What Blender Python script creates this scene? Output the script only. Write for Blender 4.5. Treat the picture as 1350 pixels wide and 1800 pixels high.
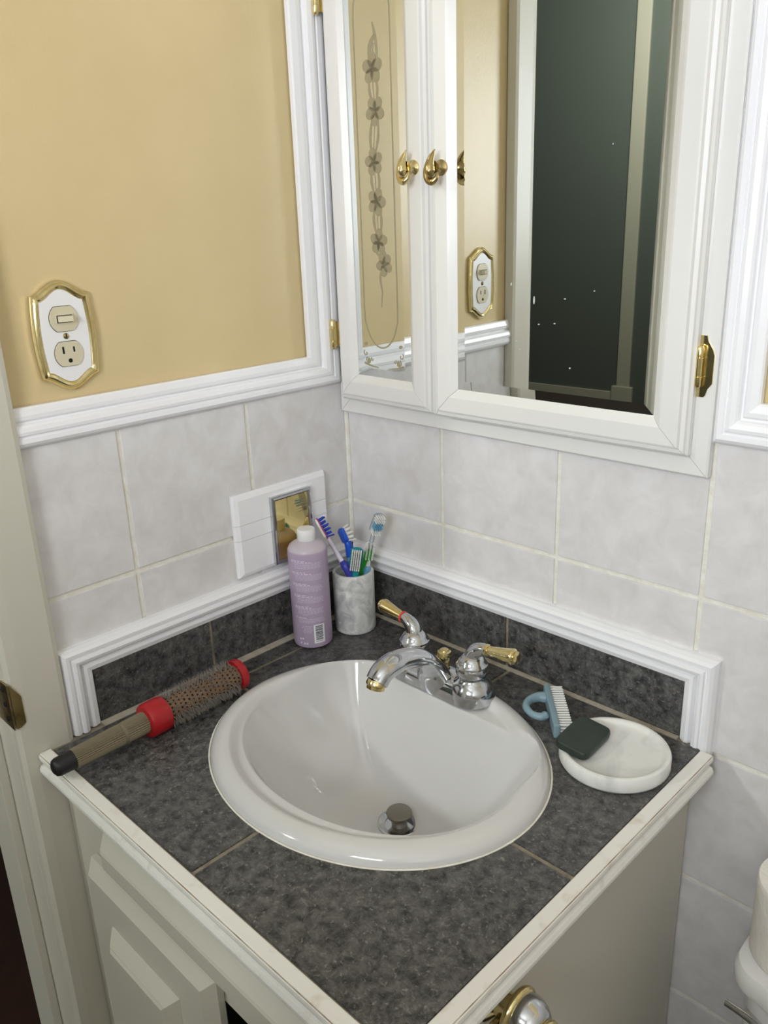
import bpy, bmesh, math, random
from mathutils import Vector, Matrix
random.seed(7)
for o in list(bpy.data.objects): bpy.data.objects.remove(o)
S = bpy.context.scene
COL = S.collection
ZC = 0.84                      # height of the counter top above the floor; all numbers below are relative to it

# ------------------------------------------------------------------ camera
CAM = (0.972, -0.88989, 0.62192); YAW, PITCH, ROLL, FPX = 0.78814, -0.33558, -0.03681, 1469.55
fw = Vector((-math.sin(YAW)*math.cos(PITCH), math.cos(YAW)*math.cos(PITCH), math.sin(PITCH)))
rt = fw.cross(Vector((0, 0, 1))).normalized(); up = rt.cross(fw)
r2 = rt*math.cos(ROLL) + up*math.sin(ROLL); u2 = up*math.cos(ROLL) - rt*math.sin(ROLL)
cd = bpy.data.cameras.new('camera'); cam = bpy.data.objects.new('camera', cd); COL.objects.link(cam)
M = Matrix((r2, u2, -fw)).transposed().to_4x4(); M.translation = Vector((CAM[0], CAM[1], CAM[2]+ZC)); cam.matrix_world = M
cd.sensor_fit = 'VERTICAL'; cd.sensor_height = 24; cd.lens = FPX*24/1800; cd.clip_start = 0.02
S.camera = cam
# ------------------------------------------------------------------ light
S.view_settings.view_transform = 'Standard'; S.view_settings.look = 'None'
S.view_settings.exposure = 0.1; S.view_settings.gamma = 1.0; S.view_settings.use_curve_mapping = False
S.cycles.caustics_reflective = True; S.cycles.blur_glossy = 0.1
w = bpy.data.worlds.new('world'); S.world = w; w.use_nodes = True
w.node_tree.nodes['Background'].inputs[0].default_value = (0.75, 0.85, 1.0, 1); w.node_tree.nodes['Background'].inputs[1].default_value = 1.0
WX0, WX1, WZ0, WZ1, WY = 0.74, 1.38, 1.22, 2.05, -1.90     # the window behind the camera
ld = bpy.data.lights.new('window_daylight', 'AREA'); ld.shape = 'RECTANGLE'; ld.size = WX1-WX0-.06; ld.size_y = WZ1-WZ0-.06
ld.energy = 25.8; ld.color = (0.88, 0.93, 1.0)
lo = bpy.data.objects.new('window_daylight', ld); COL.objects.link(lo)
lo.location = ((WX0+WX1)/2, WY-.03, (WZ0+WZ1)/2); lo.rotation_euler = (math.radians(90), 0, 0)

# ------------------------------------------------------------------ materials
def lin(c):
    return tuple(((v/255)/12.92 if v/255 <= .04045 else ((v/255+.055)/1.055)**2.4) for v in c)
def mat(name, col, rough=.5, metal=0, spec=.5, col2=None, scale=20, detail=4, lo_=.35, hi=.65, bump=0, bscale=None,
        trans=0, ior=1.45, coat=0, sss=0, emit=None, col3=None, scale3=60, t3=(.62, .7), distort=0, rough2=None):
    m = bpy.data.materials.new(name); m.use_nodes = True; nt = m.node_tree; b = nt.nodes['Principled BSDF']
    c = lin(col) + (1,)
    b.inputs['Base Color'].default_value = c; b.inputs['Roughness'].default_value = rough; b.inputs['Metallic'].default_value = metal
    b.inputs['Specular IOR Level'].default_value = spec; b.inputs['Transmission Weight'].default_value = trans; b.inputs['IOR'].default_value = ior
    b.inputs['Coat Weight'].default_value = coat; b.inputs['Coat Roughness'].default_value = .08
    if sss: b.inputs['Subsurface Weight'].default_value = sss; b.inputs['Subsurface Radius'].default_value = (.01, .008, .006); b.inputs['Subsurface Scale'].default_value = .5
    if emit: b.inputs['Emission Color'].default_value = lin(emit[0])+(1,); b.inputs['Emission Strength'].default_value = emit[1]
    L = nt.links.new
    if col2 or bump:
        g = nt.nodes.new('ShaderNodeNewGeometry')
    def noise(sc, dt=4, ds=0):
        n = nt.nodes.new('ShaderNodeTexNoise'); n.inputs['Scale'].default_value = sc; n.inputs['Detail'].default_value = dt
        n.inputs['Distortion'].default_value = ds; n.inputs['Roughness'].default_value = .76 if dt > 7 else .6
        L(g.outputs['Position'], n.inputs['Vector']); return n
    def ramp(n, a, b_):
        r = nt.nodes.new('ShaderNodeMapRange'); r.inputs[1].default_value = a; r.inputs[2].default_value = b_; L(n.outputs[0], r.inputs[0]); return r
    if col2:
        n = noise(scale, detail, distort); r = ramp(n, lo_, hi)
        mx = nt.nodes.new('ShaderNodeMix'); mx.data_type = 'RGBA'; mx.inputs[6].default_value = c; mx.inputs[7].default_value = lin(col2)+(1,)
        L(r.outputs[0], mx.inputs[0]); out = mx.outputs[2]
        if col3:
            n3 = noise(scale3, 3, .5); r3 = ramp(n3, *t3)
            m3 = nt.nodes.new('ShaderNodeMix'); m3.data_type = 'RGBA'; m3.inputs[7].default_value = lin(col3)+(1,)
            L(out, m3.inputs[6]); L(r3.outputs[0], m3.inputs[0]); out = m3.outputs[2]
        L(out, b.inputs['Base Color'])
        if rough2 is not None:
            rr = nt.nodes.new('ShaderNodeMapRange'); rr.inputs[3].default_value = rough; rr.inputs[4].default_value = rough2
            L(r.outputs[0], rr.inputs[0]); L(rr.outputs[0], b.inputs['Roughness'])
    if bump:
        n = noise(bscale or scale, 3); bm_ = nt.nodes.new('ShaderNodeBump'); bm_.inputs['Strength'].default_value = bump; bm_.inputs['Distance'].default_value = .002
        L(n.outputs[0], bm_.inputs['Height']); L(bm_.outputs[0], b.inputs['Normal'])
    return m
m_paint = mat('white_gloss_paint', (241, 240, 242), .26, bump=.12, bscale=60, coat=.2)
m_cab = mat('cabinet_white_paint', (228, 226, 222), .22, bump=.05, bscale=70, coat=.2)
m_vanity = mat('cream_vanity_paint', (205, 200, 186), .4, bump=.08, bscale=60)
m_edge = mat('counter_edge_paint', (236, 233, 226), .38, col2=(206, 192, 170), scale=40, lo_=.56, hi=.85, bump=.2, bscale=90)
m_yellow = mat('yellow_wall_paint', (214, 193, 148), .36, col2=(209, 187, 141), scale=6, bump=.1, bscale=220)
m_tile = mat('pale_grey_wall_tile', (226, 223, 223), .22, col2=(214, 210, 208), scale=26, detail=6, distort=.5, bump=.06, bscale=40)
m_grout = mat('cream_grout', (238, 235, 226), .8, col2=(226, 220, 206), scale=60, bump=.5, bscale=300)
m_dark = mat('charcoal_stone_tile', (34, 34, 36), .36, col2=(108, 106, 103), scale=80, detail=14, lo_=.37, hi=.65, distort=.35, col3=(140, 137, 130), scale3=240, t3=(.58, .76), bump=.2, bscale=140)
m_dgrout = mat('taupe_counter_grout', (150, 141, 124), .85, col2=(120, 110, 94), scale=60, bump=.6, bscale=300)
m_caulk = mat('caulk', (186, 179, 162), .7, col2=(160, 148, 128), scale=70, lo_=.4, hi=.8, bump=.4, bscale=250)
m_sink = mat('white_porcelain', (210, 208, 206), .08, spec=.55, coat=.3)
m_chrome = mat('chrome', (205, 207, 210), .07, 1, col2=(186, 188, 190), scale=50, rough2=.14)
m_brass = mat('polished_brass', (222, 206, 154), .14, 1, col2=(200, 176, 116), scale=60, lo_=.45, hi=.8, rough2=.25)
m_oldbrass = mat('aged_brass', (186, 166, 116), .28, 1, col2=(140, 118, 78), scale=70, lo_=.45, hi=.7)
m_mirror = mat('mirror_silver', (232, 236, 234), .012, 1)
m_goldmirror = mat('brass_mirror', (216, 198, 140), .05, 1)
m_etch = mat('etched_frost', (158, 148, 118), .6, .0, bump=.2, bscale=400)
m_marble = mat('grey_white_marble', (222, 221, 217), .32, col2=(172, 173, 174), scale=30, detail=6, lo_=.40, hi=.70, distort=2.2, sss=.1, col3=(236, 235, 231), scale3=42, t3=(.56, .66))
m_white = mat('white_plastic', (236, 235, 233), .35)
m_ivory = mat('ivory_plastic', (210, 200, 172), .35)
m_black = mat('black_rubber', (28, 27, 28), .45)
m_void = mat('dark_slot', (14, 13, 12), .8)
m_red = mat('red_plastic', (164, 24, 32), .34)
m_ridge = mat('taupe_ribbed_rubber', (122, 112, 90), .6)
m_barrel = mat('brown_brush_barrel', (122, 96, 72), .45, .1)
m_hair = mat('grey_bristle', (138, 130, 122), .6)
m_soap = mat('dark_green_soap', (34, 46, 38), .38, col2=(44, 54, 44), scale=40, bump=.25, bscale=50)
m_blueplast = mat('pale_blue_plastic', (150, 178, 190), .3, trans=.25, sss=.2)
m_bristle = mat('white_bristle', (232, 231, 226), .5)
m_tank = mat('toilet_porcelain', (234, 233, 230), .1, coat=.3)
m_paper = mat('toilet_paper', (238, 233, 224), .95, bump=.9, bscale=120)
m_card = mat('cardboard', (170, 140, 104), .9)
m_floor = mat('brown_floor', (92, 80, 66), .5, col2=(78, 66, 54), scale=8)
m_ceil = mat('ceiling_white', (236, 234, 228), .7)
m_hall = mat('hall_dark_green_grey_paint', (98, 101, 92), .7)
m_hfloor = mat('hall_brown_wood', (52, 28, 18), .6, col2=(40, 22, 14), scale=9, distort=1)
m_htrim = mat('hall_trim_paint', (190, 180, 160), .5)
m_glass = mat('window_glass', (255, 255, 255), .0, trans=1, ior=1.02)
m_clear = mat('clear_plastic', (226, 232, 236), .12, trans=.75, ior=1.25)
m_purple = mat('violet_blue_plastic', (58, 62, 160), .32)
m_lilac = mat('pale_lilac_plastic', (214, 208, 224), .35)
m_magenta = mat('magenta_plastic', (150, 38, 110), .4)
m_bluebr = mat('blue_bristle', (36, 64, 176), .5)
m_blue = mat('blue_plastic', (28, 84, 196), .28)
m_teal = mat('teal_plastic', (20, 132, 140), .3)
m_ltblue = mat('light_blue_plastic', (110, 170, 200), .32)
m_green = mat('green_plastic', (70, 190, 70), .32)
m_inside_shade = mat('shadow_inside', (90, 84, 74), .8)  # shade of the open vanity interior, put into its base colour
m_print = mat('white_print', (238, 236, 242), .6)
m_faint = mat('pale_print', (230, 224, 234), .5)
m_ink = mat('black_ink', (26, 26, 30), .6)
# the lavender bottle: filled up to the liquid line, paler plastic above it
m_bottle = mat('lavender_liquid_bottle', (190, 174, 194), .3, trans=.10, sss=.15)
def bottle_level(m, z):
    nt = m.node_tree; b = nt.nodes['Principled BSDF']; g = nt.nodes.new('ShaderNodeNewGeometry'); s = nt.nodes.new('ShaderNodeSeparateXYZ')
    r = nt.nodes.new('ShaderNodeMapRange'); r.inputs[1].default_value = z-.001; r.inputs[2].default_value = z+.001
    mx = nt.nodes.new('ShaderNodeMix'); mx.data_type = 'RGBA'; mx.inputs[6].default_value = lin((188, 170, 193))+(1,); mx.inputs[7].default_value = lin((206, 196, 205))+(1,)
    nt.links.new(g.outputs['Position'], s.inputs[0]); nt.links.new(s.outputs['Z'], r.inputs[0]); nt.links.new(r.outputs[0], mx.inputs[0]); nt.links.new(mx.outputs[2], b.inputs['Base Color'])
bottle_level(m_bottle, ZC+.158)

# ------------------------------------------------------------------ mesh helpers
V = Vector
def interp(keys, t):
    """piecewise-linear lookup in a sorted list of (t, value)"""
    if t <= keys[0][0]: return keys[0][1]
    for (a, va), (b, vb) in zip(keys, keys[1:]):
        if t <= b: return va + (vb-va)*(t-a)/max(1e-9, b-a)
    return keys[-1][1]
def smooth_path(pts, n=8):
    pts = [V(p) for p in pts]; out = []
    for i in range(len(pts)-1):
        p0 = pts[max(i-1, 0)]; p1 = pts[i]; p2 = pts[i+1]; p3 = pts[min(i+2, len(pts)-1)]
        for k in range(n):
            t = k/n
            out.append(.5*((2*p1)+(-p0+p2)*t+(2*p0-5*p1+4*p2-p3)*t*t+(-p0+3*p1-3*p2+p3)*t**3))
    out.append(pts[-1]); return out
class MB:
    def __init__(s): s.v = []; s.f = []; s.sm = []
    def add(s, vs, fs, smooth=False):
        b = len(s.v); s.v += [V(v) for v in vs]; s.f += [tuple(b+i for i in f) for f in fs]; s.sm += [smooth]*len(fs); return s
    def box(s, a, b, ch=0):
        """axis box from corner a to corner b, optional chamfer"""
        x0, y0, z0 = [min(p, q) for p, q in zip(a, b)]; x1, y1, z1 = [max(p, q) for p, q in zip(a, b)]
        bm = bmesh.new(); bmesh.ops.create_cube(bm, size=1)
        for v in bm.verts: v.co = V((x0+(v.co.x+.5)*(x1-x0), y0+(v.co.y+.5)*(y1-y0), z0+(v.co.z+.5)*(z1-z0)))
        if ch: bmesh.ops.bevel(bm, geom=bm.edges[:], offset=ch, segments=2, affect='EDGES', profile=.6)
        bm.verts.index_update(); s.add([v.co.copy() for v in bm.verts], [[v.index for v in f.verts] for f in bm.faces]); bm.free(); return s
    def obox(s, c, ax, ay, az, hx, hy, hz, ch=0):
        m = MB().box((-hx, -hy, -hz), (hx, hy, hz), ch); c = V(c); ax, ay, az = V(ax), V(ay), V(az)
        return s.add([c+ax*v.x+ay*v.y+az*v.z for v in m.v], m.f)
    def lathe(s, c, prof, n=32, axis=(0, 0, 1), smooth=True, sx=1, sy=1):
        """profile of (radius, height) about an axis through c"""
        ax = V(axis).normalized(); t = V((1, 0, 0)) if abs(ax.x) < .9 else V((0, 1, 0)); e1 = (t-ax*t.dot(ax)).normalized(); e2 = ax.cross(e1); c = V(c)
        vs = []; fs = []
        for r, h in prof:
            for k in range(n):
                a = 2*math.pi*k/n; vs.append(c+ax*h+e1*(r*sx*math.cos(a))+e2*(r*sy*math.sin(a)))
        for i in range(len(prof)-1):
            for k in range(n):
                k2 = (k+1) % n; fs.append((i*n+k, i*n+k2, (i+1)*n+k2, (i+1)*n+k))
        s.add(vs, fs, smooth)
        for i, fl in ((0, True), (len(prof)-1, False)):
            if prof[i][0] > 1e-6:
                ring = [len(s.v)-len(vs)+i*n+k for k in range(n)]; s.f.append(tuple(reversed(ring)) if fl else tuple(ring)); s.sm.append(False)
        return s
    def tube(s, path, rad, n=12, smooth=True, flat=None, upv=None, caps=True):
        """round tube along a path; rad number, list or function of 0..1; flat = second radius factor along upv"""
        P = [V(p) for p in path]; N = len(P); vs = []; fs = []
        L = [0]
        for a, b in zip(P, P[1:]): L.append(L[-1]+(b-a).length)
        prev = None
        for i, p in enumerate(P):
            t = (P[min(i+1, N-1)]-P[max(i-1, 0)]).normalized()
            if upv is not None: e1 = V(upv)-t*V(upv).dot(t)
            elif prev is None: q = V((0, 0, 1)) if abs(t.z) < .9 else V((1, 0, 0)); e1 = q-t*q.dot(t)
            else: e1 = prev-t*prev.dot(t)
            e1.normalize(); prev = e1; e2 = t.cross(e1); u = L[i]/L[-1]
            r = rad(u) if callable(rad) else (rad[i] if isinstance(rad, (list, tuple)) else rad)
            ra, rb = r if isinstance(r, tuple) else (r*(flat or 1), r)
            for k in range(n):
                a = 2*math.pi*k/n; vs.append(p+e1*(ra*math.cos(a))+e2*(rb*math.sin(a)))
        for i in range(N-1):
            for k in range(n):
                k2 = (k+1) % n; fs.append((i*n+k, i*n+k2, (i+1)*n+k2, (i+1)*n+k))
        s.add(vs, fs, smooth)
        if caps:
            b = len(s.v)-len(vs); s.f.append(tuple(b+k for k in reversed(range(n)))); s.f.append(tuple(b+(N-1)*n+k for k in range(n))); s.sm += [False, False]
        return s
    def prism(s, loop, d, smooth=False):
        """closed outline extruded by vector d"""
        n = len(loop); A = [V(p) for p in loop]; B = [p+V(d) for p in A]
        fs = [(i, (i+1) % n, n+(i+1) % n, n+i) for i in range(n)]
        s.add(A+B, fs, smooth); b = len(s.v)-2*n
        s.f += [tuple(b+i for i in reversed(range(n))), tuple(b+n+i for i in range(n))]; s.sm += [False, False]; return s
    def loops(s, rings, cap0=True, cap1=True, smooth=False, closed=True):
        n = len(rings[0]); b = len(s.v); s.v += [V(p) for r in rings for p in r]
        for i in range(len(rings)-1):
            for k in range(n if closed else n-1):
                k2 = (k+1) % n; s.f.append((b+i*n+k, b+i*n+k2, b+(i+1)*n+k2, b+(i+1)*n+k)); s.sm.append(smooth)
        if cap0: s.f.append(tuple(b+k for k in reversed(range(n)))); s.sm.append(False)
        if cap1: s.f.append(tuple(b+(len(rings)-1)*n+k for k in range(n))); s.sm.append(False)
        return s
ORG = {}
def link(o, parent, org):
    COL.objects.link(o); ORG[o] = V(org)
    if parent: o.parent = parent; o.location = V(org)-ORG[parent]
    else: o.location = V(org)+V((0, 0, ZC))
    return o
def tag(o, label=None, cat=None, group=None, kind=None):
    for k, v in (('label', label), ('category', cat), ('group', group), ('kind', kind)):
        if v: o[k] = v
    return o
def obj(name, mb, m, parent=None, org=None, label=None, auto=True):
    org = V(org) if org is not None else (ORG[parent] if parent else V((0, 0, 0)))
    me = bpy.data.meshes.new(name); me.from_pydata([tuple(v-org) for v in mb.v], [], mb.f)
    bm = bmesh.new(); bm.from_mesh(me); bmesh.ops.remove_doubles(bm, verts=bm.verts, dist=1e-6)
    if auto: bmesh.ops.recalc_face_normals(bm, faces=bm.faces)
    bm.to_mesh(me); bm.free()
    if any(mb.sm) and len(me.polygons):
        for p in me.polygons: p.use_smooth = True
        me.set_sharp_from_angle(angle=math.radians(42))
    me.materials.append(m); o = bpy.data.objects.new(name, me); link(o, parent, org)
    if label: o['label'] = label
    return o
def thing(name, loc, label, cat, group=None):
    o = bpy.data.objects.new(name, None); o.empty_display_size = .03; link(o, None, loc); return tag(o, label, cat, group)
def struct(name, mb, m, org=None):
    return tag(obj(name, mb, m, None, org), kind='structure')
def cut(o, cutters):
    """boolean difference, baked into the mesh"""
    for c in cutters:
        md = o.modifiers.new('cut', 'BOOLEAN'); md.object = c; md.operation = 'DIFFERENCE'; md.solver = 'EXACT'
    bpy.context.view_layer.update(); dg = bpy.context.evaluated_depsgraph_get()
    me = bpy.data.meshes.new_from_object(o.evaluated_get(dg)); o.modifiers.clear(); o.data = me
def copy_tree(o, parent=None):
    c = o.copy(); COL.objects.link(c); ORG[c] = ORG[o].copy(); c.parent = parent
    for ch in o.children: copy_tree(ch, c)
    return c

# ================================================================== THE ROOM
FL = -ZC; CE = 2.40-ZC
RX, FY = 1.80, WY
OP0, OP1, OPZ = -.575, -1.78, 2.03-ZC                 # the doorway in the left wall
struct('floor', MB().box((-.10, FY-.1, FL-.05), (RX+.1, .1, FL)), m_floor)
struct('ceiling', MB().box((-.10, FY-.1, CE), (RX+.1, .1, CE+.05)), m_ceil)
wl = struct('wall_left', MB().box((-.10, OP0, FL), (-.004, .0, CE)).box((-.10, FY, FL), (-.004, OP1, CE)).box((-.10, OP1, OPZ), (-.004, OP0, CE)), m_yellow)
wb = struct('wall_back', MB().box((-.10, .004, FL), (RX, .10, CE)), m_yellow)
struct('wall_right', MB().box((RX, FY-.1, FL), (RX+.1, .1, CE)), m_ceil)
wf = MB(); Z0, Z1 = WZ0-ZC, WZ1-ZC
wf.box((-.1, FY-.1, FL), (WX0, FY, CE)).box((WX1, FY-.1, FL), (RX, FY, CE)).box((WX0, FY-.1, FL), (WX1, FY, Z0)).box((WX0, FY-.1, Z1), (WX1, FY, CE))
struct('wall_front', wf, m_ceil)
wn = struct('window_1', MB().box((WX0, FY-.10, Z0), (WX0+.03, FY-.055, Z1)).box((WX1-.03, FY-.10, Z0), (WX1, FY-.055, Z1)).box((WX0, FY-.10, Z0), (WX1, FY-.055, Z0+.03)).box((WX0, FY-.10, Z1-.03), (WX1, FY-.055, Z1)).box((WX0, FY-.10, (Z0+Z1)/2-.02), (WX1, FY-.055, (Z0+Z1)/2+.02)), m_paint)
obj('pane', MB().box((WX0+.03, FY-.082, Z0+.03), (WX1-.03, FY-.078, (Z0+Z1)/2-.02)), m_glass, wn)
obj('pane', MB().box((WX0+.03, FY-.082, (Z0+Z1)/2+.02), (WX1-.03, FY-.078, Z1-.03)), m_glass, wn)
obj('window_sill', MB().box((WX0-.05, FY-.055, Z0-.025), (WX1+.05, FY+.04, Z0), .004), m_paint, wn)
struct('wall_light_block', MB().box((.50, -1.42, FL), (RX, -1.32, 1.37-ZC), .004), m_ceil)  # unseen half wall, added to keep window light off the lower vanity
# hall beyond the doorway
HX, HY, HC = -3.4, -5.2, 3.4-ZC
struct('hall_floor', MB().box((HX-.1, HY-.1, FL-.05), (-.10, .7, FL)), m_hfloor)
struct('hall_ceiling', MB().box((HX-.1, HY-.1, HC), (-.06, .7, HC+.05)), m_hall)
hw = struct('hall_wall', MB().box((HX-.1, HY, FL), (HX, .6, HC)).box((HX-.1, HY-.1, FL), (-.06, HY, HC)).box((HX-.1, .6, FL), (-.10, .7, HC)).box((-.10, HY, FL), (-.06, FY-.1, HC)).box((-.10, FY-.1, CE), (-.06, .7, HC)), m_hall)
hl_ = bpy.data.lights.new('hall_fill_light', 'POINT'); hl_.energy = 130.0; hl_.color = (.92, 1, .95); hl_.shadow_soft_size = .15  # added fill light without a fixture, brightens the mirrored hall
ho = bpy.data.objects.new('hall_fill_light', hl_); COL.objects.link(ho); ho.location = (-1.2, -4.0, 2.9)
# ---- trims: a moulding profile swept between an inner and an outer line
PROF = [(0, 0), (0, .009), (.04, .0115), (.20, .0140), (.30, .0135), (.36, .0095), (.39, .0095), (.42, .0150), (.47, .0182), (.58, .0200), (.66, .0190), (.69, .0160), (.72, .0158), (.75, .0180), (.86, .0185), (.94, .0150), (1.0, .0085), (1.0, 0)]
def trim_seg(mb, a_in, a_out, b_in, b_out, nrm, ka=0, kb=0, dirv=None):
    """one straight mitred piece; ka/kb shift the ends by depth (for inside corners)"""
    a_in, a_out, b_in, b_out, nrm = map(V, (a_in, a_out, b_in, b_out, nrm)); d = (b_in-a_in).normalized()
    ra = [a_in.lerp(a_out, t)+nrm*h+d*(ka*h) for t, h in PROF]; rb = [b_in.lerp(b_out, t)+nrm*h-d*(kb*h) for t, h in PROF]
    return mb.loops([ra, rb])
tn = 0
def trims(inner, outer, nrm, ka=0, kb=0, m=None, dep=1.0):
    global tn, PROF
    full = PROF; PROF = [(t, h*dep) for t, h in full]
    for i in range(len(inner)-1):
        tn += 1
        struct('trim_%d' % tn, trim_seg(MB(), inner[i], outer[i], inner[i+1], outer[i+1], nrm, ka if i == 0 else 0, kb if i == len(inner)-2 else 0), m or m_paint)
    PROF = full
TOPZ = CE-.02
def LW(y, z): return (-.001, y, z)
def BW(x, z): return (x, .001, z)
trims([LW(-.523, .4325), LW(-.0738, .4325), LW(-.0738, TOPZ)], [LW(-.523, .385), LW(-.0130, .385), LW(-.0130, TOPZ)], (1, 0, 0), dep=.68)
trims([BW(.6455, TOPZ), BW(.6455, .4275), BW(RX, .4275)], [BW(.5985, TOPZ), BW(.5985, .379), BW(RX, .379)], (0, -1, 0), dep=.8)
trims([LW(-.4815, .0), LW(-.4815, .0785), LW(-.001, .0785)], [LW(-.5225, .0), LW(-.5225, .1190), LW(-.001, .1190)], (1, 0, 0), kb=1)
trims([BW(.001, .0785), BW(.5940, .0785), BW(.5940, .0)], [BW(.001, .1190), BW(.6335, .1190), BW(.6335, -.012)], (0, -1, 0), ka=1)

# ---- wall tiles: each one a part of its wall
gl = obj('grout_bed', MB().box((-.004, -.523, FL), (-.0022, 0, .40)), m_grout, wl)
gb = obj('grout_bed', MB().box((-.0022, .0022, FL), (RX, .004, .40)), m_grout, wb)
G = .0031
ys = [-.0015, -.1944, -.3939, -.5235]; zs = [.40, .1885, -.0115, -.209, -.4065, -.604, FL]
for i in range(len(ys)-1):
    for j in range(len(zs)-1):
        if zs[j] < -.02 and ys[i] > -.5: continue           # behind the vanity
        obj('wall_tile', MB().box((-.0036, ys[i]-G, zs[j]-G), (0, ys[i+1]+G, zs[j+1]+G), .0012), m_tile, wl)
xs = [.0015, .200, .400, .600, .800, 1.0, 1.2, 1.4, 1.6, RX]
for i in range(len(xs)-1):
    for j in range(len(zs)-1):
        if zs[j] < -.02 and xs[i] < .55: continue
        obj('wall_tile', MB().box((xs[i]+G, 0, zs[j]-G), (xs[i+1]-G, .0036, zs[j+1]+G), .0012), m_tile, wb)
struct('trim_20', MB().tube([(.0005, -.0005, .119), (.0005, -.0005, .345)], .0045, 8), m_grout)   # caulked corner

# ---- doorway casing, jamb
tn = 30
CPROF = [(0, 0), (0, .017), (.006, .0195), (.05, .0195), (.062, .0175), (.0665, .012), (.0675, 0)]
def vert_board(y0, sgn):
    lo_ = [V((h-.002, y0+sgn*w_, FL)) for w_, h in CPROF]; hi_ = [V((h-.002, y0+sgn*w_, OPZ+.067)) for w_, h in CPROF]
    return MB().loops([lo_, hi_])
c1 = struct('door_1', vert_board(-.524, -1), m_vanity)
obj('jamb', MB().box((-.112, -.592, FL), (.0, -.574, OPZ), .002), m_vanity, c1)
obj('door_stop', MB().box((-.112, -.604, FL), (-.045, -.592, OPZ), .002), m_vanity, c1)
obj('far_casing', vert_board(OP1-.067, 1), m_vanity, c1)
obj('far_jamb', MB().box((-.112, OP1, FL), (.0, OP1+.016, OPZ), .002), m_vanity, c1)
obj('head_casing', MB().box((-.002, OP1-.067, OPZ), (.0175, -.524, OPZ+.067), .003), m_vanity, c1)
obj('head_jamb', MB().box((-.112, OP1, OPZ-.016), (.0, -.592, OPZ), .002), m_vanity, c1)
# brass hinge leaf left on the casing edge
hp = MB()
hp.prism([(.0178, -.5905, .1085), (.0178, -.5825, .0960), (.0178, -.5785, .0885), (.0178, -.5785, .0520), (.0178, -.5850, .0475), (.0178, -.5905, .0480)], (.0012, 0, 0))
hp.box((-.030, -.5935, .047), (.019, -.5918, .1095), .0003)
hg = obj('hinge_plate', hp, m_oldbrass, c1, label='tarnished brass hinge leaf')
for z in (.058, .078, .099):
    obj('screw', MB().lathe((.004, -.5937, z), [(.0036, .0), (.003, .0008), (.0, .0011)], 12, axis=(0, -1, 0)), m_void, hg)
# door frame far across the dark hall
obj('far_door_casing', MB().box((-2.115, HY, FL), (-2.01, HY+.02, HC), .004).box((-2.15, HY, FL), (-1.98, HY+.03, FL+.17), .004), m_htrim, hw)
obj('baseboard', MB().box((HX, HY, FL), (-2.115, HY+.015, FL+.12), .003), m_htrim, hw)

# ================================================================== COUNTER, SINK, VANITY
CX, CY, SA, SB = .3253, -.2777, .2257, .1912          # sink outline
def ell(a, b, z, n=96, cx=CX, cy=CY): return [(cx+a*math.cos(2*math.pi*k/n), cy+b*math.sin(2*math.pi*k/n), z) for k in range(n)]
cutter = obj('cutter', MB().prism(ell(SA-.014, SB-.014, -.2), (0, 0, .4)), m_void)
ct = thing('countertop', (.32, -.28, -.02), 'charcoal stone-tiled countertop with cream painted wooden edge', 'countertop')
bed = obj('grout_bed', MB().box((.0, -.556, -.022), (.628, .0, -.0018)), m_dgrout, ct); cut(bed, [cutter])
def ctile(x0, x1, y0, y1):
    t = obj('counter_tile', MB().box((x0, y0, -.012), (x1, y1, 0), .0014), m_dark, ct)
    if x1 > CX-SA and x0 < CX+SA and y1 > CY-SB and y0 < CY+SB: cut(t, [cutter])
g = .0028
JX, JY, JS = .3375, -.300, .0535
ctile(.022, JS-g, JY+g, -.0165); ctile(.022, JS-g, -.553, JY-g)
ctile(JS+g, JX-g, JY+g, -.0165); ctile(JS+g, JX-g, -.553, JY-g)
ctile(JX+g, .625, JY+g, -.0165); ctile(JX+g, .625, -.553, JY-g)
bpy.data.objects.remove(cutter)
obj('caulk_line', MB().box((.006, -.4815, -.002), (.0215, -.012, .0005)).box((.006, -.016, -.002), (.5935, -.006, .0005)), m_caulk, ct)
# painted wooden edging, two mitred lengths: flat top, thin shadow groove, round bead below
EP = [(0, -.020), (0, .0006), (.001, .0014), (.0140, .0014), (.0152, .0004), (.0165, -.0010), (.0170, -.0050), (.0150, -.0100), (.0125, -.0125), (.0125, -.0142), (.0165, -.0154), (.0185, -.0200), (.0185, -.0240), (.0165, -.0285), (.0120, -.0310), (.0060, -.0320), (-.010, -.0320), (-.010, -.020)]
def edge_front(x, m_): return [V((x+(m_*o_ if m_ else 0), -.5555-o_, h)) for o_, h in EP]
def edge_right(y, m_): return [V((.6265+o_, y-(m_*o_ if m_ else 0), h)) for o_, h in EP]
obj('edge_moulding', MB().loops([edge_front(.0185, 0), edge_front(.6265, 1)]), m_edge, ct)
obj('edge_moulding', MB().loops([edge_right(-.5555, 1), edge_right(-.0205, 0)]), m_edge, ct)

m_grime = mat('brown_grime', (150, 128, 102), .8, col2=(196, 184, 164), scale=30, lo_=.4, hi=.6)
obj('grime_line', MB().tube([(.02, -.5555-.0152, .0002), (.6265+.0152, -.5555-.0152, .0002), (.6265+.0152, -.022, -.0001)], .0007, 6), m_grime, ct)
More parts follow.
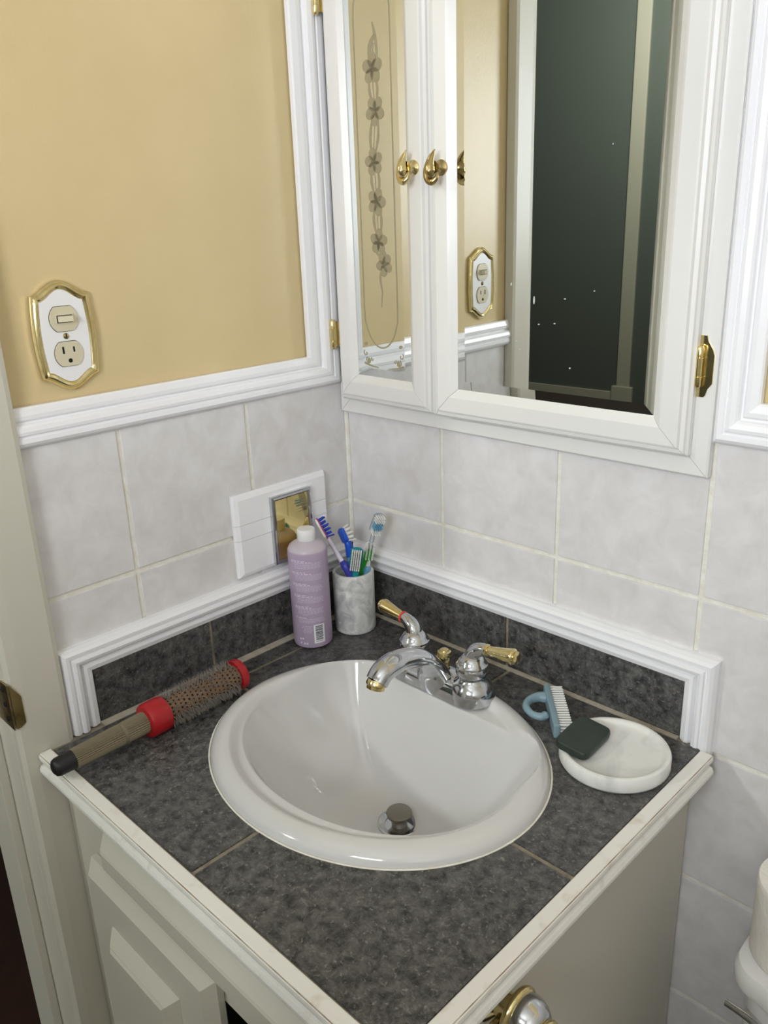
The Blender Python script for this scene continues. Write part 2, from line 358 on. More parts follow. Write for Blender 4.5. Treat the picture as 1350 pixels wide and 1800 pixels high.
# backsplash: four tiles in two strips
bs = thing('backsplash', (.01, -.01, .0), 'strip of charcoal stone tiles along the wall above the countertop', 'backsplash')
obj('grout_bed', MB().box((.0, -.4815, .0), (.0062, -.0, .084)).box((.0, -.0062, .0), (.594, -.0, .084)), m_dgrout, bs)
for a, b in ((-.4805, -.2995), (-.2945, -.0085)): obj('backsplash_tile', MB().box((.0, a, .0005), (.0085, b, .083), .001), m_dark, bs)
for a, b in ((.009, .3245), (.3298, .5935)): obj('backsplash_tile', MB().box((a, -.0085, .0005), (b, .0, .083), .001), m_dark, bs)

# ---- sink
sk = thing('bathroom_sink', (CX, CY, 0), 'white oval porcelain drop-in sink set in the charcoal countertop', 'sink')
DX, DY, DZ = .329, -.2430, -.134
def smax(a, b, k): h = max(k-abs(a-b), 0)/k; return max(a, b)+h*h*k*.25
def smin(a, b, k): return -smax(-a, -b, k)
IX, IY, IA, IB = .3250, -.2800, .1905, .1440
def sink_z(x, y):
    e = math.sqrt(((x-CX)/SA)**2+((y-CY)/SB)**2)
    if e > .89: rim = .0175*math.sqrt(max(0, 1-((e-.89)/.11)**2))-.001
    else: rim = .0165-.0080*(.5-.5*math.cos(math.pi*min(1, (.89-e)/.07)))
    dy_ = (y-IY)/(IB if y < IY else .152); nn = 2.0+1.6*max(0, min(1, dy_*2.2))
    re = (abs((x-IX)/IA)**nn+abs(dy_)**nn)**(1/nn)
    ze = DZ-.003+(.012-DZ+.003)*re**2.6 if re < 1 else .012+(re-1)*.9
    yb = -.1500+.0010*math.cos((x-CX)*8)                       # deck edge behind the bowl
    t = (y-(DY+.012))/(yb-DY-.012)
    zb = DZ-.006+(.0150-DZ+.006)*(max(0, t)**1.25) if t > 0 else DZ-.006
    if t > 1: zb = .015+(t-1)*.2
    zz = smax(ze, zb, .012)
    return smin(rim, zz, .0045)
NT, NR = 288, 150
rings = []
for i in range(NR+1):
    q = i/NR; q = 0.115+(1-.115)*q**.95; ring = []
    for k in range(NT):
        a = 2*math.pi*k/NT; bx, by = CX+SA*math.cos(a), CY+SB*math.sin(a)
        x, y = DX+(bx-DX)*q, DY+(by-DY)*q
        ring.append((x, y, sink_z(x, y)))
    rings.append(ring)
rings.append([(x, y, -.0015) for x, y, z in rings[-1]])
dr = [(DX+.019*math.cos(2*math.pi*k/NT), DY+.019*math.sin(2*math.pi*k/NT), DZ-.004) for k in range(NT)]
rings.insert(0, dr)
obj('basin', MB().loops(rings, cap0=False, cap1=False, smooth=True), m_sink, sk)
dn = obj('drain', MB().lathe((DX, DY, DZ+.0005), [(.0185, -.03), (.0185, -.004), (.0195, -.001), (.0275, .0022), (.0290, .0014), (.0294, -.002)], 40), m_chrome, sk)
obj('drain_hole', MB().lathe((DX, DY, DZ), [(.0184, -.025), (.0184, -.012), (.0, -.012)], 32), m_void, dn)
obj('drain_stopper', MB().lathe((DX, DY, DZ), [(.010, -.012), (.0105, .004), (.0135, .0105), (.0168, .0140), (.0174, .0170), (.0160, .0190), (.008, .0198), (0, .020)], 40), mat('grey_stopper', (142, 136, 126), .3, .8), dn)
cb = MB(); e2 = [(CX+(SA+.0012)*math.cos(2*math.pi*k/160), CY+(SB+.0012)*math.sin(2*math.pi*k/160), .0) for k in range(161)]
obj('sealant_bead', MB().tube(e2, .0013, 6), m_grout, sk)

# ---- vanity cabinet
VX0, VX1, VYF = .0, .612, -.546
va = thing('vanity_cabinet', (.30, -.28, FL), 'cream painted vanity cabinet under the tiled countertop', 'cabinet')
obj('side_panel', MB().box((VX1-.016, VYF+.018, FL), (VX1, -.004, -.0225)), m_vanity, va)
obj('corner_post', MB().box((VX1-.05, VYF, FL), (VX1+.0015, VYF+.020, -.0225), .001), m_vanity, va)
obj('face_frame', MB().box((.0195, VYF, FL), (.075, VYF+.018, -.0225)).box((.075, VYF, -.165), (VX1-.05, VYF+.018, -.0225)).box((.075, VYF, FL), (VX1-.05, VYF+.018, FL+.10)), m_vanity, va)
obj('cabinet_inside', MB().box((.004, -.020, FL), (VX1-.016, -.006, -.15)).box((.002, VYF+.018, FL), (.012, -.02, -.15)).box((.01, VYF+.02, FL+.08), (VX1-.016, -.02, FL+.095)), m_inside_shade, va)
def bevel_panel(x0, x1, z0, z1, yf, depth, bev, steps=None):
    """a raised rectangle on a plane facing -y"""
    def R(i, y): return [(x0+i, y, z0+i), (x1-i, y, z0+i), (x1-i, y, z1-i), (x0+i, y, z1-i)]
    return [R(i, yf-d) for i, d in (steps or ((0, 0), (0, depth*.4), (bev*.3, depth*.75), (bev, depth)))]
# long bevelled apron moulding under the edge
obj('apron_moulding', MB().loops(bevel_panel(.122, .590, -.1275, -.062, VYF, .014, .016, ((0, 0), (0, .002), (.003, .005), (.005, .0052), (.0185, .0190), (.0190, .0190), (.0215, .0205)))), m_vanity, va)
dx0, dx1, dz1, dz0 = .083, .358, -.130, FL+.09
def cabinet_door(x0, x1, org=None):
    mb = MB().loops(bevel_panel(x0, x1, dz0, dz1, VYF-.001, 0, 0, ((0, 0), (0, .008), (.003, .0105), (.0035, .0110), (.0130, .0205), (.0135, .0210))))
    d = obj('door', mb, m_vanity, va, org)
    f = .062; x0i, x1i, z0i, z1i = x0+f, x1-f, dz0+f, dz1-f
    obj('raised_panel', MB().loops(bevel_panel(x0i, x1i, z0i, z1i, VYF-.0215, .010, .02, ((0, 0), (0, .001), (.003, .0040), (.0135, .0140), (.0145, .0140), (.0175, .0165)))), m_vanity, d)
    k = obj('knob', MB().lathe(((x1-.03) if org is None else (x0+.03), VYF-.022, dz1-.25), [(.006, 0), (.006, .010), (.014, .016), (.013, .022), (.0, .025)], 20, axis=(0, -1, 0)), m_brass, d)
    return d
cabinet_door(dx0, dx1)
d2 = cabinet_door(.372, .602, org=(.602, VYF-.001, FL+.3)); d2.rotation_euler = (0, 0, math.radians(98))

# ---- brass and chrome post on the vanity side
KC = V((VX1, -.410, -.072))
kp = thing('towel_bar_post', KC, 'chrome and brass knob-shaped post fixed to the vanity side panel', 'knob')
obj('wall_rose', MB().lathe(KC, [(.024, .0), (.024, .003), (.020, .006), (.013, .010), (.012, .020), (.017, .0235), (.0245, .0245), (.0262, .0270), (.0262, .0300), (.0240, .0325), (.020, .033)], 40, axis=(1, 0, 0)), m_brass, kp)
obj('chrome_dome', MB().lathe(KC, [(.0225, .0315), (.0238, .036), (.0232, .042), (.0205, .049), (.0160, .0545), (.0115, .0570)], 40, axis=(1, 0, 0)), m_chrome, kp)
obj('brass_button', MB().lathe(KC, [(.0105, .0560), (.0130, .0575), (.0142, .0600), (.0136, .0625), (.0095, .0640), (.006, .0630), (0, .0636)], 32, axis=(1, 0, 0)), m_brass, kp)
obj('set_screw', MB().lathe(KC+V((.017, -.012, -.006)), [(.0052, .0), (.0052, .010), (.0035, .012), (0, .012)], 6, axis=(0, -1, 0), smooth=False), m_brass, kp)

# ================================================================== FAUCET
fa = thing('faucet', (.303, -.122, .012), 'chrome two-handle sink faucet with polished brass lever ends', 'faucet')
FX, FY_, FZ = .303, -.122, .0115
HXL, HXR = FX-.0515, FX+.0515
def stadium(hx, hy, z, n=16, yc=0.0, bow=0):
    pts = []
    for k in range(n+1): a = -math.pi/2+math.pi*k/n; pts.append((FX+hx+hy*math.cos(a), FY_+yc+hy*math.sin(a), z))
    for k in range(n+1): a = math.pi/2+math.pi*k/n; pts.append((FX-hx+hy*math.cos(a), FY_+yc+hy*math.sin(a), z))
    return pts
base = MB().loops([stadium(.0515, .0300, FZ), stadium(.0515, .0302, FZ+.005), stadium(.0515, .0288, FZ+.013), stadium(.051, .0250, FZ+.0205), stadium(.050, .0185, FZ+.0250), stadium(.049, .008, FZ+.0265)], smooth=True)
fbase = obj('base_plate', base, m_chrome, fa)
# spout: broad arched beak
sp = smooth_path([(FX, -.134, FZ+.006), (FX, -.145, FZ+.036), (FX, -.169, FZ+.0610), (FX, -.205, FZ+.0735), (FX, -.235, FZ+.0710), (FX, -.2485, FZ+.0600)], 8)
spr = lambda u: (interp([(0, .020), (.25, .0150), (.5, .0130), (.8, .0140), (1, .0142)], u), interp([(0, .032), (.2, .0250), (.45, .0185), (.8, .0170), (1, .0155)], u))
obj('spout', MB().tube(sp, spr, 28, upv=(0, .4, 1)), m_chrome, fa)
td = V((0, -.35, -.94)).normalized()
obj('aerator', MB().lathe(sp[-1], [(.0118, -.004), (.0134, .000), (.0136, .003), (.0120, .0045), (.0120, .0085), (.010, .0095), (.0, .0090)], 28, axis=td), m_brass, fa)
rod = obj('lift_rod', MB().lathe((FX, FY_+.0040, FZ+.016), [(.0030, 0), (.0030, .012)], 14), m_chrome, fa)
obj('lift_knob', MB().lathe((FX, FY_+.0040, FZ+.027), [(.0078, .0), (.0085, .002), (.0066, .006), (.0078, .010), (.0104, .0140), (.0108, .0190), (.0094, .0230), (.0066, .0242), (.0060, .0256), (.0, .0268)], 24), m_brass, fa)
def handle(cx, sg):
    c = (cx, FY_, FZ)
    hub = obj('handle_hub', MB().lathe(c, [(.0308, .001), (.0308, .008), (.0298, .015), (.0268, .0225), (.0222, .0280), (.0188, .0315), (.0182, .0335), (.0205, .0365), (.0218, .0410), (.0214, .0460), (.0200, .0490), (.0212, .0502), (.0212, .0522), (.0195, .0535), (.0178, .0580), (.0150, .0620), (.010, .066), (0, .067)], 48), m_chrome, fa)
    p = smooth_path([(cx-sg*.001, FY_, FZ+.046), (cx+sg*.000, FY_, FZ+.058), (cx+sg*.004, FY_+.001, FZ+.0700), (cx+sg*.0150, FY_+.002, FZ+.0772), (cx+sg*.0225, FY_+.0025, FZ+.0785)], 8)
    obj('lever_neck', MB().tube(p, lambda u: interp([(0, .0135), (.3, .0118), (.7, .0100), (1, .0072)], u), 28), m_chrome, hub)
    d = (V((sg*1.0, .06, .10))).normalized(); e = p[-1]
    obj('lever_ring', MB().lathe(e, [(.0070, -.001), (.0084, .0), (.0084, .0022), (.0070, .0032)], 24, axis=d), mat('red_ring', (196, 70, 50), .4) if sg < 0 else m_brass, hub)
    obj('lever_grip', MB().lathe(e+d*.003, [(.0062, 0), (.0066, .004), (.0078, .016), (.0094, .029), (.0104, .036), (.0106, .0385), (.0096, .0400), (.0072, .0408), (.0080, .0420), (.0080, .0438), (.0045, .0452), (.0, .0455)], 28, axis=d), m_brass, hub)
handle(HXL, -1); handle(HXR, 1)

# ================================================================== MIRROR CABINET
FRY, DRY, MIY = -.012, -.032, -.0255           # frame face, door face, mirror plane
mc = thing('mirror_cabinet', (.30, .0, .337), 'white painted medicine cabinet with two mirrored doors on the wall', 'cabinet')
CT = 1.06; FZ0 = .3385
def mitre_frame(x0, x1, z0, z1, prof, y0, which='lrbt'):
    """four mitred members; prof = (inward offset, y) list"""
    def ring(o_, y): return [V((x0+o_, y, z0+o_)), V((x1-o_, y, z0+o_)), V((x1-o_, y, z1-o_)), V((x0+o_, y, z1-o_))]
    R = [ring(o_, y) for o_, y in prof]; out = []
    for k in range(4):
        k2 = (k+1) % 4; d_ = (R[0][k2]-R[0][k]).normalized()*.0003; out.append(MB().loops([[r[k]+d_ for r in R], [r[k2]-d_ for r in R]]))   # hairline mitre joints
    return out
cab_fr = mitre_frame(.0015, .5985, FZ0, CT, [(0, .0), (0, FRY+.002), (.002, FRY), (.046, FRY), (.046, .0)], 0)
fr = obj('face_frame', MB().box((.05, .0, FZ0+.05), (.55, .003, CT-.05)), m_void, mc)
for p_ in cab_fr: obj('frame_member', p_, m_cab, fr)
def door(x0, x1, z0, z1, mw, hinge_x, ang):
    d = obj('door', MB().box((x0+.02, FRY-.005, z0+.02), (x1-.02, FRY-.001, z1-.02)), m_cab, mc, org=(hinge_x, FRY-.001, z0))
    prof = [(.001, FRY-.001), (.001, DRY+.011), (.0035, DRY+.0085), (.0045, DRY+.0055), (.0090, DRY+.0045), (.0105, DRY+.0010), (.0125, DRY), (mw-.012, DRY), (mw-.009, DRY+.0015), (mw-.001, MIY+.0005), (mw-.001, FRY-.001)]
    for k, p_ in enumerate(mitre_frame(x0, x1, z0, z1, prof, 0)): obj('stile' if k % 2 else 'rail', p_, m_cab, d)
    a, b, c_, e = x0+mw-.002, x1-mw+.002, z0+mw-.002, z1-mw+.002; bw = .013
    def R(i, y): return [(a+i, y, c_+i), (b-i, y, c_+i), (b-i, y, e-i), (a+i, y, e-i)]
    obj('mirror', MB().loops([R(0, FRY-.004), R(0, MIY+.0009), R(bw, MIY), R(bw+.0001, MIY)]), m_mirror, d)
    d.rotation_euler = (0, 0, ang); return d
LX0, LX1, RX0, RX1, DZ0, DZ1 = .0180, .2135, .2155, .5795, .3620, 1.035
dl = door(LX0, LX1, DZ0, DZ1, .0435, LX0, -.020)
drr = door(RX0, RX1, DZ0, DZ1, .0435, RX1, .021)
def tear_knob(parent, cx, cz, m):
    y = DRY
    k = obj('knob', MB().lathe((cx, y, cz), [(.0095, 0), (.0095, .002), (.0070, .004), (.0050, .007), (.0048, .012), (.0080, .0165)], 24, axis=(0, -1, 0)), m, parent)
    f = y-.019
    b = smooth_path([(cx+.0045, f, cz+.0195), (cx+.0020, f-.002, cz+.010), (cx+.0002, f-.004, cz+.001), (cx+.0015, f-.0045, cz-.0065), (cx+.004, f-.003, cz-.0105)], 6)
    obj('knob_drop', MB().tube(b, lambda u: interp([(0, .0008), (.3, .0032), (.6, .0066), (.8, .0068), (1, .0030)], u), 18), m, parent)
    h = smooth_path([(cx+.0050, f+.0005, cz+.0200), (cx-.0035, f+.001, cz+.0110), (cx-.0080, f, cz-.0010), (cx-.0060, f-.001, cz-.0120), (cx+.0010, f-.002, cz-.0165), (cx+.0075, f-.001, cz-.0125), (cx+.0085, f, cz-.006)], 6)
    obj('knob_crescent', MB().tube(h, lambda u: interp([(0, .0008), (.25, .0030), (.6, .0048), (.8, .0046), (1, .0010)], u), 16), m, parent)
tear_knob(dl, .1905, .684, m_brass)
tear_knob(drr, .2395, .681, m_oldbrass)
def barrel(mb, x, y, z0, z1, r=.0042):
    mb.lathe((x, y, z0), [(0, -.003), (r*.7, -.0022), (r, 0), (r, .009), (r*.88, .0095), (r*.88, .010), (r, .0105), (r, z1-z0-.0105), (r*.88, z1-z0-.010), (r*.88, z1-z0-.0095), (r, z1-z0-.009), (r, z1-z0), (r*.7, z1-z0+.0022), (0, z1-z0+.003)], 16)
for zc_ in (.462, .907):
    mb = MB(); barrel(mb, .0172, -.0350, zc_-.0195, zc_+.0195); mb.box((.0172, -.0335, zc_-.018), (.0190, -.0125, zc_+.018))
    obj('hinge', mb, m_brass, fr)
    mb = MB(); mb.prism([(.5785, FRY, zc_+.033), (.5855, FRY, zc_+.033), (.5870, FRY, zc_+.027), (.5930, FRY, zc_+.018), (.5950, FRY, zc_+.012), (.5950, FRY, zc_-.018), (.5905, FRY, zc_-.024), (.5885, FRY, zc_-.031), (.5865, FRY, zc_-.033), (.5785, FRY, zc_-.033)], (0, -.0016, 0))
    barrel(mb, .5812, -.0180, zc_-.020, zc_+.020, .0040)
    obj('hinge', mb, m_brass, fr)
# etched garland on the narrow mirror
EY = MIY-.0001
def disc(mb, cx, cz, rx, rz, rot=0, n=14, th=.00025):
    c_, s_ = math.cos(rot), math.sin(rot)
    mb.prism([(cx+rx*math.cos(t)*c_-rz*math.sin(t)*s_, EY, cz+rx*math.cos(t)*s_+rz*math.sin(t)*c_) for t in [2*math.pi*k/n for k in range(n)]], (0, -th, 0))
def ribbon(mb, pts, w_, th=.0002):
    P = [V((a, EY, b)) for a, b in pts]; P = smooth_path(P, 8); N = len(P); L_ = []; R_ = []
    for i, p in enumerate(P):
        t = (P[min(i+1, N-1)]-P[max(i-1, 0)]).normalized(); n_ = V((-t.z, 0, t.x)); ww = w_(i/(N-1)) if callable(w_) else w_
        L_.append(p+n_*ww*.5); R_.append(p-n_*ww*.5)
    vs = L_+R_; vs += [v+V((0, -th, 0)) for v in vs]; fs = []
    for i in range(N-1):
        fs += [(i, i+1, N+i+1, N+i), (2*N+i, 3*N+i, 3*N+i+1, 2*N+i+1), (i, 2*N+i, 2*N+i+1, i+1), (N+i, N+i+1, 3*N+i+1, 3*N+i)]
    mb.add(vs, fs)
for fx, fz, a0, sc in ((.1130, .809, .3, 1.0), (.1155, .7585, .9, .95), (.1100, .6963, .5, .92), (.1128, .6458, 1.2, .95), (.1142, .5939, .2, .9), (.1236, .5637, .8, .85)):
    mb = MB()
    for k in range(5):
        a = a0+2*math.pi*k/5; disc(mb, fx+.0092*sc*math.cos(a), fz+.0100*sc*math.sin(a), .0098*sc, .0080*sc, a)
    obj('etched_flower', mb, m_etch, dl)
leaf = lambda u: .0010+.0060*math.sin(math.pi*u)**1.2
mb = MB()
ribbon(mb, [(.1155, .862), (.1195, .848), (.1225, .828), (.1225, .815)], lambda u: .001+.004*math.sin(math.pi*min(1, u*1.1)))
ribbon(mb, [(.1190, .848), (.1100, .835), (.1075, .815)], leaf); ribbon(mb, [(.1170, .838), (.1140, .826), (.1130, .815)], .002)
for (a, b) in (((.113, .799), (.1150, .768)), ((.1150, .748), (.110, .706)), ((.111, .687), (.1128, .655)), ((.113, .636), (.1142, .603)), ((.115, .584), (.1215, .573))):
    for off in (-.006, 0, .006):
        ribbon(mb, [(a[0]+off, a[1]), ((a[0]+b[0])/2+off*1.25, (a[1]+b[1])/2), (b[0]+off*.6, b[1])], (lambda u: .0012+.0032*math.sin(math.pi*u)) if off else .0014)
ribbon(mb, [(.1200, .560), (.1150, .545), (.1180, .527), (.1165, .514), (.1160, .505)], lambda u: .0038*(1-u)+.001)
obj('etched_vine', mb, m_etch, dl)
mb = MB()
ocx, ohw, ozl, ozh = .1135, .0335, .500, .8700
ov = [(ocx-ohw, ozh)]+[(ocx-ohw, z) for z in (.80, .70, .60, ozl)]+[(ocx-ohw*math.cos(t), ozl-.052*math.sin(t)) for t in [math.pi*k/8 for k in range(1, 8)]]+[(ocx+ohw, z) for z in (ozl, .60, .70, .80, ozh)]+[(ocx+ohw*math.cos(t), ozh+.052*math.sin(t)) for t in [math.pi*k/8 for k in range(1, 9)]]
ribbon(mb, ov, .0022)
obj('etched_oval_line', mb, m_etch, dl)
for sgx, ox in ((1, .0755), (-1, .1560)):
    mb = MB()
    for (cx_, cz_, r_, w_) in ((.010, .428, .0062, .0016), (.004, .4385, .0050, .0014), (.017, .4300, .0030, .0014)):
        t0 = 2.2; ribbon(mb, [(ox+sgx*(cx_+r_*(1-.12*k)*math.cos(t0+k*.75)), cz_+r_*(1-.12*k)*math.sin(t0+k*.75)) for k in range(8)], w_)
    disc(mb, ox+sgx*.0045, .4520, .0035, .0022, .3); ribbon(mb, [(ox, .424), (ox+sgx*.012, .421), (ox+sgx*.030, .4185)], lambda u: .003*(1-u)+.0008)
    disc(mb, ox+sgx*.010, .428, .003, .004)
    obj('etched_scroll', mb, m_etch, dl)
# dried splash marks on the wide mirror
mb = MB()
for sx, sz, w_, h_ in ((.3755, .5250, .0016, .007), (.3830, .4970, .002, .0010), (.4050, .4990, .002, .001), (.4180, .5280, .002, .0010), (.4280, .4480, .0018, .0014), (.4700, .6900, .001, .0010), (.3520, .4755, .002, .001), (.3560, .4650, .001, .0008), (.4560, .5380, .0014, .0010), (.342, .543, .0012, .003)):
    disc(mb, sx, sz, w_*.7, h_*.7, 0, 8)
tag(obj('splash_mark', mb, mat('dried_splash', (196, 196, 192), .6), drr), kind='stuff')

# ================================================================== SWITCH AND OUTLET PLATE, on the left wall
pc = V((-.002, -.4428, .5062))
op = thing('outlet_plate', pc, 'brass-rimmed white wall plate with a switch above an outlet', 'wall plate')
def plate_loop(inset, x):
    pts = []; n = 14
    W_, C_, H_ = .0355, .0480, .0635
    top = []
    for k in range(2*n+1):
        t = -1+k/n; yy = W_*t; a = abs(t)
        # s-curve from the corner up to the central dome
        zz = C_+(H_-C_)*(.5+.5*math.cos(math.pi*min(1, a*1.02)))**.85
        top.append((yy, zz))
    side = [(W_+.0035*math.sin(math.pi*k/n), C_-2*C_*k/n) for k in range(1, n)]
    full = top+side+[(-a, -b) for a, b in top]+[(-a, -b) for a, b in side]
    for (a, b) in full:
        sx = (W_+.0035-inset)/(W_+.0035); sz = (H_-inset)/H_; pts.append((pc.x+x, pc.y+a*sx, pc.z+b*sz))
    return pts
obj('brass_rim', MB().loops([plate_loop(0, 0), plate_loop(0, .0032), plate_loop(.0010, .0042), plate_loop(.0028, .0040), plate_loop(.0036, .0052), plate_loop(.0058, .0064), plate_loop(.0080, .0056), plate_loop(.0100, .0040), plate_loop(.0104, .0030)], smooth=True), m_brass, op)
obj('white_plate', MB().loops([plate_loop(.0102, .001), plate_loop(.0102, .0044)]), mat('plate_white', (236, 234, 234), .3), op)
def recept(z, r=.0172, cutz=.0142, x0=.004, x1=.0056):
    pts = []
    for k in range(40):
        a = 2*math.pi*k/40; pts.append((pc.x, pc.y+r*math.cos(a), z+max(-cutz, min(cutz, r*math.sin(a)))))
    return pts
for nm, dz_ in (('switch_face', .0200), ('outlet_face', -.0205)):
    lp = recept(pc.z+dz_); lpo = recept(pc.z+dz_, .0178, .0148)
    o = obj(nm, MB().loops([[(pc.x+.004, b, c) for a, b, c in lp], [(pc.x+.0062, b, c) for a, b, c in lp]]), m_ivory, op)
    obj('recess_line', MB().loops([[(pc.x+.004, b, c) for a, b, c in lpo], [(pc.x+.0046, b, c) for a, b, c in lpo]]), m_void, o)
    if dz_ > 0:
        obj('toggle_slot', MB().box((pc.x+.006, pc.y-.0112, pc.z+dz_-.0046), (pc.x+.0078, pc.y+.0112, pc.z+dz_+.0052), .0006), m_ivory, o)
        tg = MB().loops([[(pc.x+.007, pc.y-.0085, pc.z+dz_-.0034), (pc.x+.007, pc.y+.0090, pc.z+dz_-.0034), (pc.x+.007, pc.y+.0090, pc.z+dz_+.0036), (pc.x+.007, pc.y-.0085, pc.z+dz_+.0036)],
                         [(pc.x+.0085, pc.y-.0080, pc.z+dz_-.0032), (pc.x+.0160, pc.y+.0070, pc.z+dz_-.0030), (pc.x+.0160, pc.y+.0070, pc.z+dz_+.0032), (pc.x+.0085, pc.y-.0080, pc.z+dz_+.0034)]])
        obj('toggle', tg, m_ivory, o)
        obj('slot_line', MB().box((pc.x+.0070, pc.y-.0094, pc.z+dz_-.0042), (pc.x+.0080, pc.y+.0094, pc.z+dz_+.0044)), m_void, o)
    else:
        zz = pc.z+dz_
        obj('slot', MB().box((pc.x+.006, pc.y-.0078, zz+.0005), (pc.x+.0064, pc.y-.0055, zz+.0088)), m_void, o)
        obj('slot', MB().box((pc.x+.006, pc.y+.0055, zz+.0015), (pc.x+.0064, pc.y+.0076, zz+.0078)), m_void, o)
        obj('ground_hole', MB().lathe((pc.x+.006, pc.y+.0002, zz-.0080), [(.0026, 0), (.0026, .0004)], 12, axis=(1, 0, 0)), m_void, o)
sc_ = obj('screw', MB().lathe((pc.x+.004, pc.y, pc.z), [(.0037, 0), (.0035, .0010), (.0024, .0017), (0, .0020)], 18, axis=(1, 0, 0)), m_oldbrass, op)
obj('screw_slot', MB().box((pc.x+.0052, pc.y-.0005, pc.z-.003), (pc.x+.0063, pc.y+.0005, pc.z+.003)), m_void, sc_)

# ================================================================== RECESSED HOLDER WITH BRASS MIRROR, on the left wall
hb = thing('mirror_holder_board', (0, -.15, .19), 'white painted wooden board with a small chrome-framed brass mirror', 'wall holder')
Y0, Y1, B0, B1 = -.2375, -.0605, .1245, .2530
def brd(y0, y1, z0, z1, i, x): return [(x, y0+i, z0+i), (x, y1-i, z0+i), (x, y1-i, z1-i), (x, y0+i, z1-i)]
# three planks with a bevelled outer edge; narrow gaps between them
def plank(za, zb, bot, top):
    e = .0075
    def R(i, x):
        return [(x, Y0+i, za+(i if bot else 0)), (x, Y1-i*.35, za+(i if bot else 0)), (x, Y1-i*.35, zb-(i if top else 0)), (x, Y0+i, zb-(i if top else 0))]
    return MB().loops([R(0, .0003), R(0, .004), R(e*.25, .0065), R(e, .0100)])
for za, zb, b_, t_ in ((B0, .1830, True, False), (.1835, .2070, False, False), (.2075, B1, False, True)): obj('plank', plank(za, zb, b_, t_), m_paint, hb)
A0, A1, A2, A3 = -.1745, -.0985, .1300, .2375
def fr_(i, x): return [(x, A0+i, A2+i), (x, A1-i, A2+i), (x, A1-i, A3-i), (x, A0+i, A3-i)]
obj('chrome_bezel', MB().loops([fr_(0, .009), fr_(0, .0160), fr_(.0012, .0180), fr_(.0040, .0185), fr_(.0060, .0170), fr_(.0068, .0150)]), m_chrome, hb)
obj('brass_mirror', MB().loops([fr_(.0066, .0145), fr_(.0066, .0156)]), m_goldmirror, hb)

# ================================================================== THINGS ON THE COUNTER
# ---- lavender bottle
BC = V((.0515, -.1415, .0)); BR = .0303
bt = thing('toner_bottle', BC, 'translucent lavender plastic bottle with white cap beside the marble tumbler', 'bottle')
obj('bottle_body', MB().lathe(BC, [(0, .0012), (.020, .001), (.0265, .0008), (.0295, .003), (BR, .007), (BR, .152), (.0298, .158), (.0275, .1630), (.0235, .1665), (.0180, .1690), (.0140, .1705), (.0125, .1715), (.0125, .174)], 56), m_bottle, bt)
obj('cap', MB().lathe(BC, [(.0132, .1715), (.0136, .1722), (.0136, .1875), (.0128, .1890), (0, .1893)], 40), m_white, bt)
LABEL_TURN = -.683                                    # which way the printed back of the bottle is turned
def on_bottle(mb, a0, a1, z0, z1, off=.0003, n=None):
    n = n or max(1, int((a1-a0)/.12)+1); r = BR+off
    lo_ = [BC+V((r*math.cos(LABEL_TURN+a0+(a1-a0)*k/n), r*math.sin(LABEL_TURN+a0+(a1-a0)*k/n), z0)) for k in range(n+1)]
    hi_ = [V((p.x, p.y, z1)) for p in lo_]
    mb.add(lo_+hi_, [(k, k+1, n+2+k, n+1+k) for k in range(n)], True)
tx = MB(); z = .1480; rng = random.Random(3)
for blk in range(6):
    for row in range(2 if blk < 5 else 1):                          # headings, a little bolder
        a = -.95+blk*.015
        while a < (-.25 if row == 0 else .05):
            w_ = rng.uniform(.10, .22); on_bottle(tx, a, min(a+w_, .1), z-.0011, z); a += w_+.05
        z -= .0022
    for row in range(5 if blk < 5 else 4):
        a = -.80+blk*.012+(.05 if row else 0); end = rng.uniform(.52, .66)
        while a < end:
            w_ = rng.uniform(.05, .17); on_bottle(tx, a, min(a+w_, .68), z-.00055, z); a += w_+.035
        z -= .00195
    z -= .0045
for row in range(6):
    a = -.62+rng.uniform(0, .2)
    while a < -.06: w_ = rng.uniform(.06, .14); on_bottle(tx, a, a+w_, z-.0006, z); a += w_+.04
    z -= .0022
tag(obj('printed_text', tx, m_faint, bt, auto=False), kind='stuff')
ic = MB()
for a, zz in ((-.72, .0165), (-.58, .0170), (-.70, .0095), (-.50, .0090), (-.36, .0090)): on_bottle(ic, a, a+.09, zz, zz+.0030)
obj('printed_marks', ic, m_faint, bt, auto=False)
lb = MB(); on_bottle(lb, .05, .62, .0105, .0420, .00025); lbl = obj('barcode_label', lb, m_print, bt, auto=False, label='white barcode label')
bc_ = MB(); zz = .0400
while zz > .0165: h_ = rng.choice((.0004, .0006, .0011)); on_bottle(bc_, .14, .52, zz-h_, zz, .0005); zz -= h_+rng.choice((.0004, .0006, .0009))
zz = .0150
for k in range(8): on_bottle(bc_, .14+k*.045, .165+k*.045, .0135, .0146, .0005)
obj('barcode', bc_, m_ink, lbl, auto=False)

# ---- marble tumbler
TC = V((.0680, -.0650, .0)); TR, TH = .0330, .1005
obj_t = obj('marble_tumbler', MB().lathe(TC, [(0, .0005), (.0305, .0005), (.0325, .002), (TR, .004), (TR, TH-.0022), (TR-.0008, TH-.0007), (TR-.0022, TH), (TR-.0046, TH), (TR-.0056, TH-.001), (TR-.0060, TH-.003), (TR-.0060, .010), (.0, .010)], 64), m_marble, None, TC)
tag(obj_t, 'cylindrical grey-veined marble tumbler holding toothbrushes in the corner', 'tumbler')

